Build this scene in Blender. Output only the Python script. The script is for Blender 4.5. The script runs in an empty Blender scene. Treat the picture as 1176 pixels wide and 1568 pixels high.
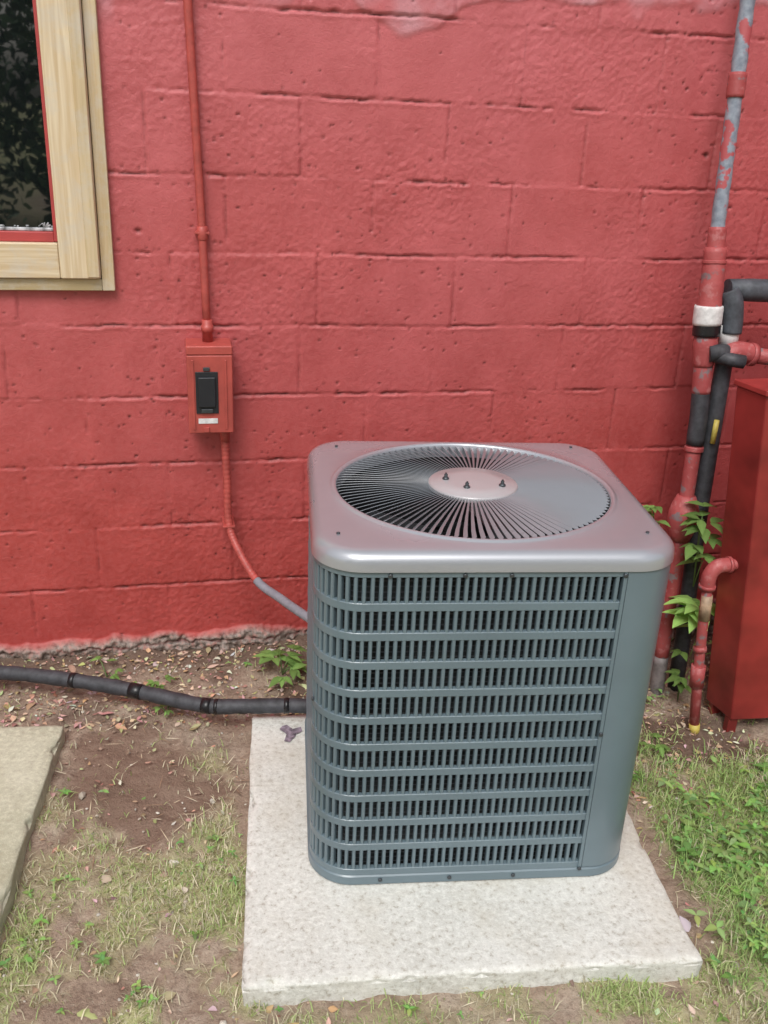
import bpy, math, random, bmesh
import numpy as np
from mathutils import Vector, Matrix
rng=np.random.default_rng(7); random.seed(7)
scene=bpy.context.scene
# ---------------------------------------------------------------- helpers
def link(o,parent=None):
    scene.collection.objects.link(o)
    if parent: o.parent=parent
    return o
def empty(name):
    e=bpy.data.objects.new(name,None); return link(e)
def mesh_obj(name,verts,faces,mat=None,parent=None,smooth=False,col=None):
    me=bpy.data.meshes.new(name)
    me.from_pydata([tuple(map(float,v)) for v in verts],[],[tuple(int(i) for i in f) for f in faces]); me.update()
    if smooth: me.polygons.foreach_set("use_smooth",[True]*len(me.polygons))
    if col is not None:
        a=me.color_attributes.new("Col",'FLOAT_COLOR','POINT'); c=np.ones((len(verts),4)); c[:,:3]=col; a.data.foreach_set("color",c.ravel())
    if mat:
        for m in (mat if isinstance(mat,list) else [mat]): me.materials.append(m)
    o=bpy.data.objects.new(name,me); return link(o,parent)
def np_mesh(name,V,Fq,mat,parent=None,smooth=False,col=None,k=4):
    me=bpy.data.meshes.new(name); V=np.asarray(V,dtype=np.float32); Fq=np.asarray(Fq,dtype=np.int32)
    me.vertices.add(len(V)); me.vertices.foreach_set("co",V.ravel())
    me.loops.add(Fq.size); me.loops.foreach_set("vertex_index",Fq.ravel())
    me.polygons.add(len(Fq)); me.polygons.foreach_set("loop_start",np.arange(len(Fq),dtype=np.int32)*k)
    me.polygons.foreach_set("loop_total",np.full(len(Fq),k,dtype=np.int32))
    if smooth: me.polygons.foreach_set("use_smooth",np.ones(len(Fq),dtype=bool))
    me.update(calc_edges=True)
    if col is not None:
        a=me.color_attributes.new("Col",'FLOAT_COLOR','POINT'); c=np.ones((len(V),4),dtype=np.float32); c[:,:3]=col; a.data.foreach_set("color",c.ravel())
    me.materials.append(mat)
    o=bpy.data.objects.new(name,me); return link(o,parent)
def box(name,lo,hi,mat,parent=None,bevel=0.003,seg=2,M=None):
    x0,y0,z0=lo;x1,y1,z1=hi
    v=[(x0,y0,z0),(x1,y0,z0),(x1,y1,z0),(x0,y1,z0),(x0,y0,z1),(x1,y0,z1),(x1,y1,z1),(x0,y1,z1)]
    f=[(0,3,2,1),(4,5,6,7),(0,1,5,4),(1,2,6,5),(2,3,7,6),(3,0,4,7)]
    o=mesh_obj(name,v,f,mat,parent)
    if M is not None: o.data.transform(M)
    if bevel>0:
        b=o.modifiers.new("b",'BEVEL'); b.width=bevel; b.segments=seg
        o.data.polygons.foreach_set("use_smooth",[True]*6)
        b.harden_normals=True
    return o
def catmull(P,n=8):
    P=[Vector(p) for p in P]; out=[]
    Q=[P[0]*2-P[1]]+P+[P[-1]*2-P[-2]]
    for i in range(1,len(Q)-2):
        for k in range(n):
            t=k/n; a,b,c,d=Q[i-1:i+3]
            out.append(0.5*((2*b)+(c-a)*t+(2*a-5*b+4*c-d)*t*t+(3*b-a-3*c+d)*t**3))
    out.append(P[-1]); return out
def tube(name,P,r,mat,parent=None,n=16,cap=True):
    P=[Vector(p) for p in P]; R=r if hasattr(r,'__len__') else [r]*len(P)
    V=[];F=[]; T=[]
    for i in range(len(P)):
        a=P[max(i-1,0)];b=P[min(i+1,len(P)-1)]
        d=(b-a); T.append(d.normalized() if d.length>1e-9 else Vector((0,0,1)))
    up=Vector((1,0,0)) if abs(T[0].x)<.8 else Vector((0,1,0))
    nrm=(up-T[0]*up.dot(T[0])).normalized()
    for i,p in enumerate(P):
        nrm=(nrm-T[i]*nrm.dot(T[i])).normalized(); bi=T[i].cross(nrm)
        for k in range(n):
            a=2*math.pi*k/n; V.append(p+(nrm*math.cos(a)+bi*math.sin(a))*R[i])
    for i in range(len(P)-1):
        for k in range(n):
            F.append((i*n+k,i*n+(k+1)%n,(i+1)*n+(k+1)%n,(i+1)*n+k))
    if cap: F.append(tuple(range(n-1,-1,-1))); F.append(tuple((len(P)-1)*n+k for k in range(n)))
    o=mesh_obj(name,V,F,mat,parent,smooth=True)
    if cap:
        o.data.polygons[-1].use_smooth=False;o.data.polygons[-2].use_smooth=False
    return o
_G={}
def vnoise(x,y,seed):
    if seed not in _G: _G[seed]=np.random.default_rng(seed).random((257,257))
    g=_G[seed]
    xi=np.floor(x).astype(int); yi=np.floor(y).astype(int); fx=x-xi; fy=y-yi
    fx=fx*fx*(3-2*fx); fy=fy*fy*(3-2*fy)
    a=g[xi%256,yi%256];b=g[(xi+1)%256,yi%256];c=g[xi%256,(yi+1)%256];d=g[(xi+1)%256,(yi+1)%256]
    return (a*(1-fx)+b*fx)*(1-fy)+(c*(1-fx)+d*fx)*fy-.5
def fbm(x,y,scale,seed,oct=4,gain=.5):
    s=0;a=1
    for o in range(oct):
        s=s+a*vnoise(x/scale*2**o+31.7*o,y/scale*2**o+17.3*o,seed+o); a*=gain
    return s
def sstep(a,b,x):
    t=np.clip((x-a)/(b-a),0,1); return t*t*(3-2*t)
# ---------------------------------------------------------------- materials
def newmat(name):
    m=bpy.data.materials.new(name); m.use_nodes=True; nt=m.node_tree; b=nt.nodes["Principled BSDF"]; return m,nt,b
def N(nt,t,**k):
    n=nt.nodes.new(t)
    for a,v in k.items(): setattr(n,a,v)
    return n
def noise(nt,vec,scale,detail=3,rough=.55):
    n=N(nt,"ShaderNodeTexNoise"); n.inputs["Scale"].default_value=scale; n.inputs["Detail"].default_value=detail; n.inputs["Roughness"].default_value=rough
    nt.links.new(vec,n.inputs["Vector"]); return n.outputs["Fac"]
def ramp(nt,fac,stops):
    r=N(nt,"ShaderNodeValToRGB"); e=r.color_ramp.elements
    while len(e)<len(stops): e.new(.5)
    for i,(p,c) in enumerate(stops):
        e[i].position=p; e[i].color=(c[0],c[1],c[2],1) if hasattr(c,'__len__') else (c,c,c,1)
    nt.links.new(fac,r.inputs[0]); return r.outputs[0]
def mix(nt,fac,a,b,mode='MIX'):
    m=N(nt,"ShaderNodeMix",data_type='RGBA',blend_type=mode)
    for s,v in ((m.inputs[0],fac),(m.inputs[6],a),(m.inputs[7],b)):
        if isinstance(v,(int,float)): s.default_value=v
        elif isinstance(v,tuple): s.default_value=(v[0],v[1],v[2],1)
        else: nt.links.new(v,s)
    return m.outputs[2]
def bump(nt,b,h,strength=.3,dist=.002):
    n=N(nt,"ShaderNodeBump"); n.inputs["Strength"].default_value=strength; n.inputs["Distance"].default_value=dist
    nt.links.new(h,n.inputs["Height"]); nt.links.new(n.outputs[0],b.inputs["Normal"]); return n
def coord(nt): return N(nt,"ShaderNodeTexCoord").outputs["Object"]
def simple(name,c,rough=.5,metal=0,var=.12,nscale=30,bs=.15,spec=.5,coat=0,crough=.14):
    m,nt,b=newmat(name); v=coord(nt)
    n=noise(nt,v,nscale,3,.6)
    c1=tuple(x*(1-var*1.5) for x in c); c2=tuple(min(1,x*(1+var)) for x in c)
    nt.links.new(ramp(nt,n,[(.3,c1),(.7,c2)]),b.inputs["Base Color"])
    nt.links.new(ramp(nt,n,[(.3,max(.05,rough+.07)),(.7,max(.05,rough-.07))]),b.inputs["Roughness"])
    b.inputs["Metallic"].default_value=metal; b.inputs["Specular IOR Level"].default_value=spec
    if coat: b.inputs["Coat Weight"].default_value=coat; b.inputs["Coat Roughness"].default_value=crough; b.inputs["Coat IOR"].default_value=1.7
    if bs>0: bump(nt,b,noise(nt,v,nscale*8,2),bs,.001)
    return m
def wall_mat():
    m,nt,b=newmat("painted_block"); v=coord(nt)
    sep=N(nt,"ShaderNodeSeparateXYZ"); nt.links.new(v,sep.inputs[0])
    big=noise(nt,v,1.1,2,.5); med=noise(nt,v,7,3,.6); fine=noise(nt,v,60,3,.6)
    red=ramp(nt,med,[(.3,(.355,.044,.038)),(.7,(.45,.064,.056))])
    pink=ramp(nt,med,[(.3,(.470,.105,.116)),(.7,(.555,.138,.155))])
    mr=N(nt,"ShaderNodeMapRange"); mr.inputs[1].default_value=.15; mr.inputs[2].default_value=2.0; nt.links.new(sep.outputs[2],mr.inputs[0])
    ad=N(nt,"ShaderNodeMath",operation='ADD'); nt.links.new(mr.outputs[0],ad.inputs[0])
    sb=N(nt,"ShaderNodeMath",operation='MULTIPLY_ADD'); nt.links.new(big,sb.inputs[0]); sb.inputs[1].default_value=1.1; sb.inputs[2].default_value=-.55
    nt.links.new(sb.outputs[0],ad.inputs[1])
    c=mix(nt,ad.outputs[0],red,pink)  # faded paint and sky sheen both put into the colour, paler upward
    c=mix(nt,ramp(nt,fine,[(.35,.0),(.75,.20)]),c,(.58,.18,.18))
    at=N(nt,"ShaderNodeAttribute",attribute_name="Col"); sc=N(nt,"ShaderNodeSeparateColor"); nt.links.new(at.outputs["Color"],sc.inputs[0])
    c=mix(nt,sc.outputs[0],c,(.60,.30,.34))
    foot=ramp(nt,fine,[(.36,(.11,.085,.07)),(.52,(.27,.22,.19)),(.66,(.40,.22,.19))])
    c=mix(nt,sc.outputs[1],c,foot)
    c=mix(nt,sc.outputs[2],c,(.12,.020,.018))
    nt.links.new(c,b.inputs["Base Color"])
    nt.links.new(ramp(nt,med,[(.3,.44),(.7,.60)]),b.inputs["Roughness"])
    bump(nt,b,noise(nt,v,170,3,.75),.5,.003)
    return m
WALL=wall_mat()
def pipe_red():
    m,nt,b=newmat("red_painted_pipe"); v=coord(nt)
    n=noise(nt,v,22,4,.65)
    c=ramp(nt,noise(nt,v,9,3),[(.3,(.30,.050,.052)),(.7,(.44,.10,.10))])
    c=mix(nt,ramp(nt,n,[(.58,0),(.63,.9)]),c,(.20,.17,.18))
    c=mix(nt,ramp(nt,n,[(.36,.5),(.42,0)]),c,(.5,.22,.22))
    nt.links.new(c,b.inputs["Base Color"]); b.inputs["Roughness"].default_value=.48
    bump(nt,b,noise(nt,v,90,3,.65),.6,.003); return m
def pipe_peel():
    m,nt,b=newmat("peeling_paint_pipe"); v=coord(nt)
    n=noise(nt,v,11,4,.6)
    c=mix(nt,ramp(nt,n,[(.44,0),(.47,1)]),(.42,.09,.10),ramp(nt,noise(nt,v,60,3),[(.3,(.17,.20,.25)),(.7,(.30,.34,.40))]))
    nt.links.new(c,b.inputs["Base Color"]); b.inputs["Roughness"].default_value=.5
    bump(nt,b,n,.6,.004); return m
PIPE=pipe_red(); PEEL=pipe_peel()
REDBOX=simple("red_paint_metal",(.43,.080,.066),.42,var=.14,nscale=14,bs=.3)
REDSASH=simple("red_sash_paint",(.42,.06,.06),.5,var=.1,nscale=14,bs=.25)
REDCON=simple("red_paint_conduit",(.43,.078,.066),.45,var=.15,nscale=40,bs=.3)
UBOX=simple("old_red_enamel",(.29,.034,.031),.36,var=.28,nscale=5,bs=.25)
BLACKPL=simple("black_plastic",(.02,.022,.028),.35,var=.1,nscale=20,bs=.05)
FOAM=simple("black_foam_insulation",(.048,.050,.058),.6,var=.3,nscale=40,bs=.6)
FOAMG=simple("grey_foam_insulation",(.07,.08,.095),.6,var=.25,nscale=40,bs=.5)
TAPE=simple("black_tape",(.012,.012,.014),.3,var=.1,nscale=60,bs=.3)
WHITE=simple("white_tape",(.70,.70,.70),.5,var=.15,nscale=60,bs=.2)
YEL=simple("yellow_tape",(.55,.45,.10),.5)
GREYC=simple("grey_liquidtight",(.26,.27,.31),.45,nscale=30)
STUB=simple("bare_galvanised",(.20,.18,.18),.6,nscale=30,var=.3)
SCREW=simple("screw_steel",(.08,.09,.10),.4,metal=.6,bs=0)
CAP=simple("ac_top_paint",(.36,.38,.42),.30,metal=.30,var=.03,nscale=5,bs=.03,spec=.7,coat=1,crough=.18)
HUB=simple("hub_paint",(.40,.39,.405),.4,var=.035,nscale=5,bs=.03,spec=.6,coat=.5)
CAB=simple("ac_cabinet_paint",(.132,.186,.216),.42,var=.06,nscale=5,bs=.03,spec=.5,coat=.3)
DARK=simple("dark_interior",(.010,.011,.013),.7,bs=0)
FANM=simple("fan_guard_paint",(.20,.22,.245),.32,metal=.0,var=.04,nscale=6,bs=0,spec=.7,coat=.8)
def coil_mat():
    m,nt,b=newmat("condenser_coil"); v=coord(nt)
    n=noise(nt,v,6,3)
    nt.links.new(ramp(nt,n,[(.4,(.010,.012,.014)),(.6,(.045,.05,.055))]),b.inputs["Base Color"]); b.inputs["Roughness"].default_value=.5; return m
COIL=coil_mat()
def concrete(name,c0,c1,dk=.75,stain=(.34,.29,.22)):
    m,nt,b=newmat(name); v=coord(nt)
    c=ramp(nt,noise(nt,v,5,4,.6),[(.3,c0),(.7,c1)])
    agg=N(nt,"ShaderNodeTexVoronoi"); agg.inputs["Scale"].default_value=130; nt.links.new(v,agg.inputs["Vector"])
    f=noise(nt,v,70,4,.75)
    c=mix(nt,ramp(nt,f,[(.50,.0),(.62,.6)]),c,tuple(min(.84,x*1.18) for x in c1))
    c=mix(nt,ramp(nt,f,[(.34,dk),(.45,0)]),c,(.33,.295,.235))
    c=mix(nt,ramp(nt,agg.outputs["Distance"],[(.0,.3),(.2,0)]),c,(.34,.31,.27))
    c=mix(nt,ramp(nt,noise(nt,v,3,4,.65),[(.48,0),(.70,.5)]),c,stain)
    nt.links.new(c,b.inputs["Base Color"]); b.inputs["Roughness"].default_value=.9
    bump(nt,b,f,.5,.005); return m
CONC=concrete("pad_concrete",(.57,.57,.525),(.69,.695,.655),.7,(.50,.46,.37))
CONC2=concrete("slab_concrete",(.42,.42,.31),(.55,.55,.43),.5,(.33,.31,.20))
def wood(name,axis,base=((.62,.49,.32),(.76,.65,.47))):
    m,nt,b=newmat(name); v=coord(nt)
    mp=N(nt,"ShaderNodeMapping"); nt.links.new(v,mp.inputs[0])
    s=[70,70,70]; s[axis]=2.5; mp.inputs["Scale"].default_value=s
    g=noise(nt,mp.outputs[0],1,4,.65)
    mp2=N(nt,"ShaderNodeMapping"); nt.links.new(v,mp2.inputs[0]); s2=[26,26,26]; s2[axis]=1.3; mp2.inputs["Scale"].default_value=s2
    w=noise(nt,mp2.outputs[0],1,3,.5)
    c=ramp(nt,g,[(.3,base[0]),(.7,base[1])])
    c=mix(nt,ramp(nt,w,[(.40,.0),(.47,.6),(.54,0),(.60,.55),(.66,0)]),c,(.52,.37,.20))
    vo=N(nt,"ShaderNodeTexVoronoi"); vo.inputs["Scale"].default_value=7; nt.links.new(v,vo.inputs["Vector"])
    c=mix(nt,ramp(nt,vo.outputs["Distance"],[(.0,1),(.07,.6),(.12,0)]),c,(.20,.11,.05))
    c=mix(nt,ramp(nt,noise(nt,v,11,4,.7),[(.46,0),(.66,.55)]),c,(.56,.53,.48))
    nt.links.new(c,b.inputs["Base Color"]); b.inputs["Roughness"].default_value=.7
    bump(nt,b,g,.4,.002); return m
WOODV=wood("pine_vertical",2); WOODH=wood("pine_horizontal",0)
WOODD=wood("pine_edge",2,((.48,.37,.21),(.66,.53,.34)))
WOODDH=wood("pine_edge_h",0,((.38,.29,.15),(.56,.44,.26)))
def glass():
    m,nt,b=newmat("window_glass"); b.inputs["Base Color"].default_value=(.006,.008,.009,1)
    b.inputs["Roughness"].default_value=.02; b.inputs["IOR"].default_value=2.1
    v=coord(nt); bump(nt,b,noise(nt,v,3,2),.05,.01); return m
GLASS=glass()
def vcol(name,rough=.6,trans=0.,spec=.3):
    m,nt,b=newmat(name); at=N(nt,"ShaderNodeAttribute",attribute_name="Col")
    nt.links.new(at.outputs["Color"],b.inputs["Base Color"]); b.inputs["Roughness"].default_value=rough; b.inputs["Specular IOR Level"].default_value=spec
    if trans>0:
        t=N(nt,"ShaderNodeBsdfTranslucent"); nt.links.new(at.outputs["Color"],t.inputs[0])
        ms=N(nt,"ShaderNodeMixShader"); ms.inputs[0].default_value=trans
        out=nt.nodes["Material Output"]; nt.links.new(b.outputs[0],ms.inputs[1]); nt.links.new(t.outputs[0],ms.inputs[2]); nt.links.new(ms.outputs[0],out.inputs[0])
    return m
LEAF=vcol("leaf_green",.45,.3); TREELEAF=vcol("tree_leaf",.6); GRASS=vcol("grass_blade",.55,.25); LITTER=vcol("leaf_litter",.8); STONE=vcol("pebble",.85)
def ground_mat():
    m,nt,b=newmat("soil_and_thatch"); v=coord(nt)
    at=N(nt,"ShaderNodeAttribute",attribute_name="Col"); sc=N(nt,"ShaderNodeSeparateColor"); nt.links.new(at.outputs["Color"],sc.inputs[0])
    f=noise(nt,v,90,4,.7)
    soil=ramp(nt,noise(nt,v,8,4,.65),[(.3,(.23,.165,.122)),(.5,(.33,.25,.19)),(.72,(.45,.37,.295))])
    soil=mix(nt,ramp(nt,f,[(.5,0),(.7,.6)]),soil,(.15,.10,.075))
    soil=mix(nt,ramp(nt,f,[(.30,.5),(.42,0)]),soil,(.52,.45,.36))
    th=ramp(nt,f,[(.3,(.22,.22,.10)),(.5,(.40,.40,.20)),(.7,(.56,.54,.36))])
    c=mix(nt,sc.outputs[0],soil,th)
    c=mix(nt,sc.outputs[1],c,(.125,.082,.062))
    c=mix(nt,sc.outputs[2],c,(.21,.14,.105))
    nt.links.new(c,b.inputs["Base Color"]); b.inputs["Roughness"].default_value=.92; b.inputs["Specular IOR Level"].default_value=.2
    bump(nt,b,f,.7,.012); return m
SOIL=ground_mat()
# ---------------------------------------------------------------- building
bld=empty("painted_block_building")
C=.2032;B=.4064
offs={8:.5,7:0,6:.5,5:.12,4:0,3:.5,2:.05,1:.5,0:0,9:0,10:.5,11:0,12:.5,13:0,-1:.5,-2:0,-3:.5}
def wall_detail():
    xs=np.concatenate([np.arange(-1.5,1.65,.0042),np.arange(1.65,3.0,.012)]); zs=np.arange(-.5,2.35,.0042)
    X,Z=np.meshgrid(xs,zs,indexing='ij')
    wob=fbm(X,Z,.35,11,2)*.006+fbm(X,Z,.028,15,3,.7)*.0042
    zz=Z+wob; row=np.floor(zz/C).astype(int); 
    off=np.vectorize(lambda r:offs.get(int(r),0.))(np.arange(row.min(),row.max()+1)); O=off[row-row.min()]
    xx=X/B-O+wob*1.4
    blk=np.floor(xx).astype(int)
    dz=zz-np.round(zz/C)*C; jr=np.round(zz/C).astype(int)
    dx=(xx-np.round(xx))*B
    mz=np.clip(.58+2.1*fbm(X+jr*5.1,Z*0+jr*3.3,.13,21,5,.75),.14,1.1)
    mx=np.clip(.33+1.5*fbm(X*0+np.round(xx)*7.7+row*3.1,Z,.10,25,4,.75),.05,.9)
    h=np.zeros_like(X)
    bo=(np.random.default_rng(3).random((97,97))-.5)[row%97,blk%97]
    tl=(np.random.default_rng(4).random((97,97))-.5)[row%97,blk%97]
    edge=sstep(0,.010,np.abs(dz))*sstep(0,.010,np.abs(dx))
    h+=(bo*.0038+tl*.010*((zz/C)%1-.5)*.35)*edge
    wd=.0036*(.7+.8*np.clip(fbm(X,Z,.05,19,3)+.5,0,1))
    h-=mz*.0055*np.exp(-(np.abs(dz)/wd)**2.5)
    h+=mz*.0016*np.exp(-((dz+.009)/.005)**2)
    h-=mx*.0042*np.exp(-(np.abs(dx)/.0042)**2.5)
    h+=fbm(X,Z,.5,31,3)*.0035+fbm(X,Z,.06,35,3,.5)*.0006
    rough=np.clip(fbm(X,Z,.35,41,3)*2.2+.35,0,1)
    h+=fbm(X,Z,.010,45,3,.75)*.0015*(.35+rough)
    rid=1-np.abs(fbm(X,Z,.07,48,3,.6))*26; h+=np.clip(rid,0,1)*.0011*sstep(.18,.32,fbm(X,Z,.3,52,3))
    hole=np.zeros_like(X)
    r2=np.random.default_rng(5)
    for i in range(5200):
        px=r2.uniform(-1.4,1.6);pz=r2.uniform(0.0,2.3)
        dens=float(fbm(np.array([px]),np.array([pz]),.35,57,3)[0])+.28
        if r2.random()>max(.10,dens*1.6): continue
        t=r2.random(); r=r2.uniform(.006,.009) if t<.014 else r2.uniform(.0022,.0042)
        i0=np.searchsorted(xs,px-3*r);i1=np.searchsorted(xs,px+3*r);j0=np.searchsorted(zs,pz-3*r);j1=np.searchsorted(zs,pz+3*r)
        a=r2.uniform(.5,1.3)
        d2=((X[i0:i1,j0:j1]-px)**2*a+(Z[i0:i1,j0:j1]-pz)**2/a)/r**2
        g=np.exp(-d2**1.6)
        if r2.random()<.7: 
            h[i0:i1,j0:j1]-=g*r*.95; hole[i0:i1,j0:j1]=np.maximum(hole[i0:i1,j0:j1],g*.7)
        else: h[i0:i1,j0:j1]+=g*r*.35
    line=.030+fbm(X,Z*0,.15,61,4,.6)*.03
    foot=sstep(0,.02,line-Z)
    h+=foot*(.020+fbm(X,Z,.05,65,4,.65)*.03)
    sm=sstep(-.010,.010,Z-(1.90-.15*np.exp(-((X-.30)/.13)**2)+fbm(X,Z,.15,71,3)*.09)+ .10*sstep(.2,-.3,X))*sstep(-.25,.2,X)
    h+=sm*.0035
    smear=sm*np.clip(.5+1.2*fbm(X,Z,.07,75,4),0,1)*.8
    smear=np.maximum(smear, .6*np.clip(1-((X+.485)/.025)**2,0,1)*sstep(1.75,1.85,Z))
    cav=np.clip(mz-.15,0,1)*np.exp(-(dz/.0030)**2)*.75
    cav=np.maximum(cav,np.clip(mx-.1,0,1)*np.exp(-(dx/.0028)**2)*.45)
    col=np.stack([smear,foot,np.clip(np.maximum(hole,cav)*(.4+1.3*(fbm(X,Z,.02,81,2)+.5)),0,1)],-1)  # third channel: recess shade of pits and joints painted as dark colour
    V=np.stack([X,-h,Z],-1).reshape(-1,3)
    nx,nz=X.shape; idx=np.arange(nx*nz).reshape(nx,nz)
    q=np.stack([idx[:-1,:-1],idx[1:,:-1],idx[1:,1:],idx[:-1,1:]],-1)
    cx=(X[:-1,:-1]+.002); cz=(Z[:-1,:-1]+.002)
    keep=~((cx<-.60)&(cx>-1.40)&(cz>1.235)&(cz<2.25))
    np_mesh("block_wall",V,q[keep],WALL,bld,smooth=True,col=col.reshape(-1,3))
    return xs,zs
wx,wz=wall_detail()
for nm,lo,hi in (("wall_left",(-9,0.002,-.5),(wx[0],.2,3.2)),("wall_right",(wx[-1],.002,-.5),(7,.2,3.2)),("wall_upper",(wx[0],.002,wz[-1]),(wx[-1],.2,3.2)),("unseen_shade_wall",(2.02,-1.5,-.5),(2.22,-.02,3.2))):  # last box: unseen wall added at right to block sky light
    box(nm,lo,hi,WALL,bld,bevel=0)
box("roof_eave",(-9.2,-.12,3.2),(7.2,.3,3.35),WOODDH,bld,bevel=.01)
# window
box("casing_outer_side",(-.538,-.024,1.118),(-.505,.02,2.36),WOODD,bld,.003)
box("casing_outer_bottom",(-1.50,-.0235,1.118),(-.538,.02,1.150),WOODDH,bld,.003)
box("casing_side",(-.642,-.040,1.152),(-.5395,.01,2.34),WOODV,bld,.004)
box("casing_stop",(-.572,-.046,1.156),(-.541,-.039,2.34),WOODD,bld,.003)
box("casing_bottom",(-1.42,-.038,1.152),(-.6425,.01,1.243),WOODH,bld,.004)
box("casing_left",(-1.50,-.040,1.152),(-1.421,.01,2.34),WOODV,bld,.004)
box("casing_top",(-1.50,-.038,2.2),(-.6425,.01,2.335),WOODH,bld,.004)
box("sash_side",(-.652,-.022,1.245),(-.6425,.03,2.2),REDSASH,bld,.002)
box("sash_bottom",(-1.42,-.020,1.2435),(-.652,.03,1.270),REDSASH,bld,.003)
PUT=simple("glazing_putty_mat",(.40,.41,.43),.7,var=.5,nscale=60,bs=.6)
box("glazing_putty",(-1.42,-.012,1.270),(-.652,.03,1.279),PUT,bld,.003)
random.seed(2)
for i in range(22):
    x=-.656-.20*random.random()**1.6; r=random.uniform(.0015,.004)
    tube("putty_smear",[(x,-.0045,1.280+random.uniform(0,.003)),(x+random.uniform(-.01,.01),-.0060,1.283+random.uniform(0,.010)*(x>-.70))],[r,r*.5],PUT,bld,7)
box("window_pane",(-1.42,-.004,1.27),(-.650,.004,2.2),GLASS,bld,0)
box("dark_room",(-1.6,.21,1.0),(-.4,.25,2.4),DARK,bld,0)
# ---------------------------------------------------------------- conduit and disconnect box
cd=empty("electrical_conduit")
tube("pipe",[(-.292,-.022,2.34),(-.286,-.022,1.83),(-.277,-.023,1.55),(-.268,-.022,1.275),(-.266,-.034,1.13),(-.263,-.045,1.0)],.0112,REDCON,cd)
tube("coupling",[(-.2683,-.022,1.292),(-.2682,-.022,1.290),(-.2676,-.023,1.258),(-.2676,-.023,1.256)],[.0125,.0145,.0145,.0125],REDCON,cd)
box("strap",(-.288,-.034,1.272),(-.250,-.001,1.278),REDCON,cd,.001)
tube("connector",[(-.2635,-.044,1.045),(-.2635,-.044,1.030),(-.2633,-.045,1.029),(-.2632,-.045,1.012),(-.263,-.045,1.011),(-.263,-.046,.975)],[.014,.014,.017,.017,.014,.0155],REDCON,cd)
db=empty("electrical_disconnect_box")
box("body",(-.321,-.085,.735),(-.200,-.004,.972),REDBOX,db,.004)
box("door",(-.3245,-.103,.732),(-.1985,-.0852,.958),REDBOX,db,.004)
box("top_hood",(-.325,-.1035,.9585),(-.198,-.003,.984),REDBOX,db,.004)
box("door_bead_l",(-.312,-.1065,.745),(-.3055,-.103,.945),REDBOX,db,.001)
box("door_bead_r",(-.222,-.1065,.745),(-.2155,-.103,.945),REDBOX,db,.001)
box("cutout",(-.302,-.1068,.792),(-.240,-.1032,.912),BLACKPL,db,.001)
box("handle",(-.295,-.114,.812),(-.247,-.1069,.898),BLACKPL,db,.003)
box("latch",(-.288,-.112,.795),(-.256,-.1069,.806),SCREW,db,.001)
box("warning_label",(-.297,-.1048,.762),(-.243,-.1031,.777),WHITE,db,.0005)
box("hasp",(-.283,-.112,.738),(-.268,-.1031,.752),REDBOX,db,.001)
box("top_screw",(-.280,-.109,.915),(-.262,-.1032,.925),SCREW,db,.001)
fx=empty("flexible_conduit")
P=catmull([(-.222,-.05,.735),(-.222,-.05,.68),(-.219,-.055,.56),(-.217,-.07,.43),(-.19,-.12,.36),(-.143,-.2,.300),(-.09,-.32,.305),(-.045,-.45,.325),(.03,-.60,.335)],26)
tube("whip",P,[.0112+.0016*(i%3==0) for i in range(len(P))],REDCON,fx)
k=int(len(P)*.62); tube("bare_section",P[k:],[.0120+.0012*(i%3==0) for i in range(len(P)-k)],GREYC,fx)
tube("whip_connector",[(-.222,-.05,.735),(-.222,-.05,.715),(-.222,-.05,.712),(-.222,-.05,.69)],[.016,.016,.0145,.0135],REDCON,fx)
box("whip_strap",(-.236,-.085,.425),(-.200,-.001,.431),REDCON,fx,.001)
# ---------------------------------------------------------------- pad and slab
def slab(name,c,ang,w,d,z0,z1,mat,seed):
    o=box(name,(-w/2,-d/2,z0),(w/2,d/2,z1),mat,None,0)
    bm=bmesh.new(); bm.from_mesh(o.data)
    bmesh.ops.subdivide_edges(bm,edges=bm.edges[:],cuts=70,use_grid_fill=True)
    rr=.008
    for v in bm.verts:
        q=Vector((max(-w/2+rr,min(w/2-rr,v.co.x)),max(-d/2+rr,min(d/2-rr,v.co.y)),max(z0+rr,min(z1-rr,v.co.z))))
        dlt=v.co-q
        if dlt.length>1e-6: v.co=q+dlt.normalized()*rr
    co=np.array([v.co[:] for v in bm.verts])
    nn=fbm(co[:,0]+co[:,2],co[:,1]+co[:,2]*1.3,.12,seed,4,.55)*.006
    ch=np.clip(fbm(co[:,0]+co[:,2]*.5,co[:,1]+co[:,2]*.5,.03,seed+9,3,.6)-.22,0,1)*.03
    for v,k,cc in zip(bm.verts,nn,ch):
        ex=abs(v.co.x)>w/2-.012; ey=abs(v.co.y)>d/2-.012; top=v.co.z>z1-.014
        if ex: v.co.x+=(k-(cc if top else 0))*np.sign(v.co.x)
        if ey: v.co.y+=(k-(cc if top else 0))*np.sign(v.co.y)
        v.co.z+=k*.25-(cc*.5 if (ex or ey) and top else 0)
    bm.to_mesh(o.data); bm.free()
    o.data.polygons.foreach_set("use_smooth",[True]*len(o.data.polygons))
    o.location=(c[0],c[1],0); o.rotation_euler=(0,0,math.radians(ang)); return o
slab("concrete_equipment_pad",(.246,-.940),-5.6,.95,.91,-.09,0.0,CONC,101)
slab("concrete_slab",(-1.268,-.87),-6,1.05,1.0,-.07,.012,CONC2,131)
st=[];
for i in range(14):
    a=2*math.pi*i/14; r=.030*(1+.45*math.sin(3*a+1)+.2*math.sin(5*a)); st.append((-.085+r*math.cos(a)*.8,-.545+r*math.sin(a)*1.1,.0042))
mesh_obj("pad_stain",st,[tuple(range(14))],simple("purple_primer",(.26,.21,.26),.7,var=.5,nscale=60))
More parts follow.
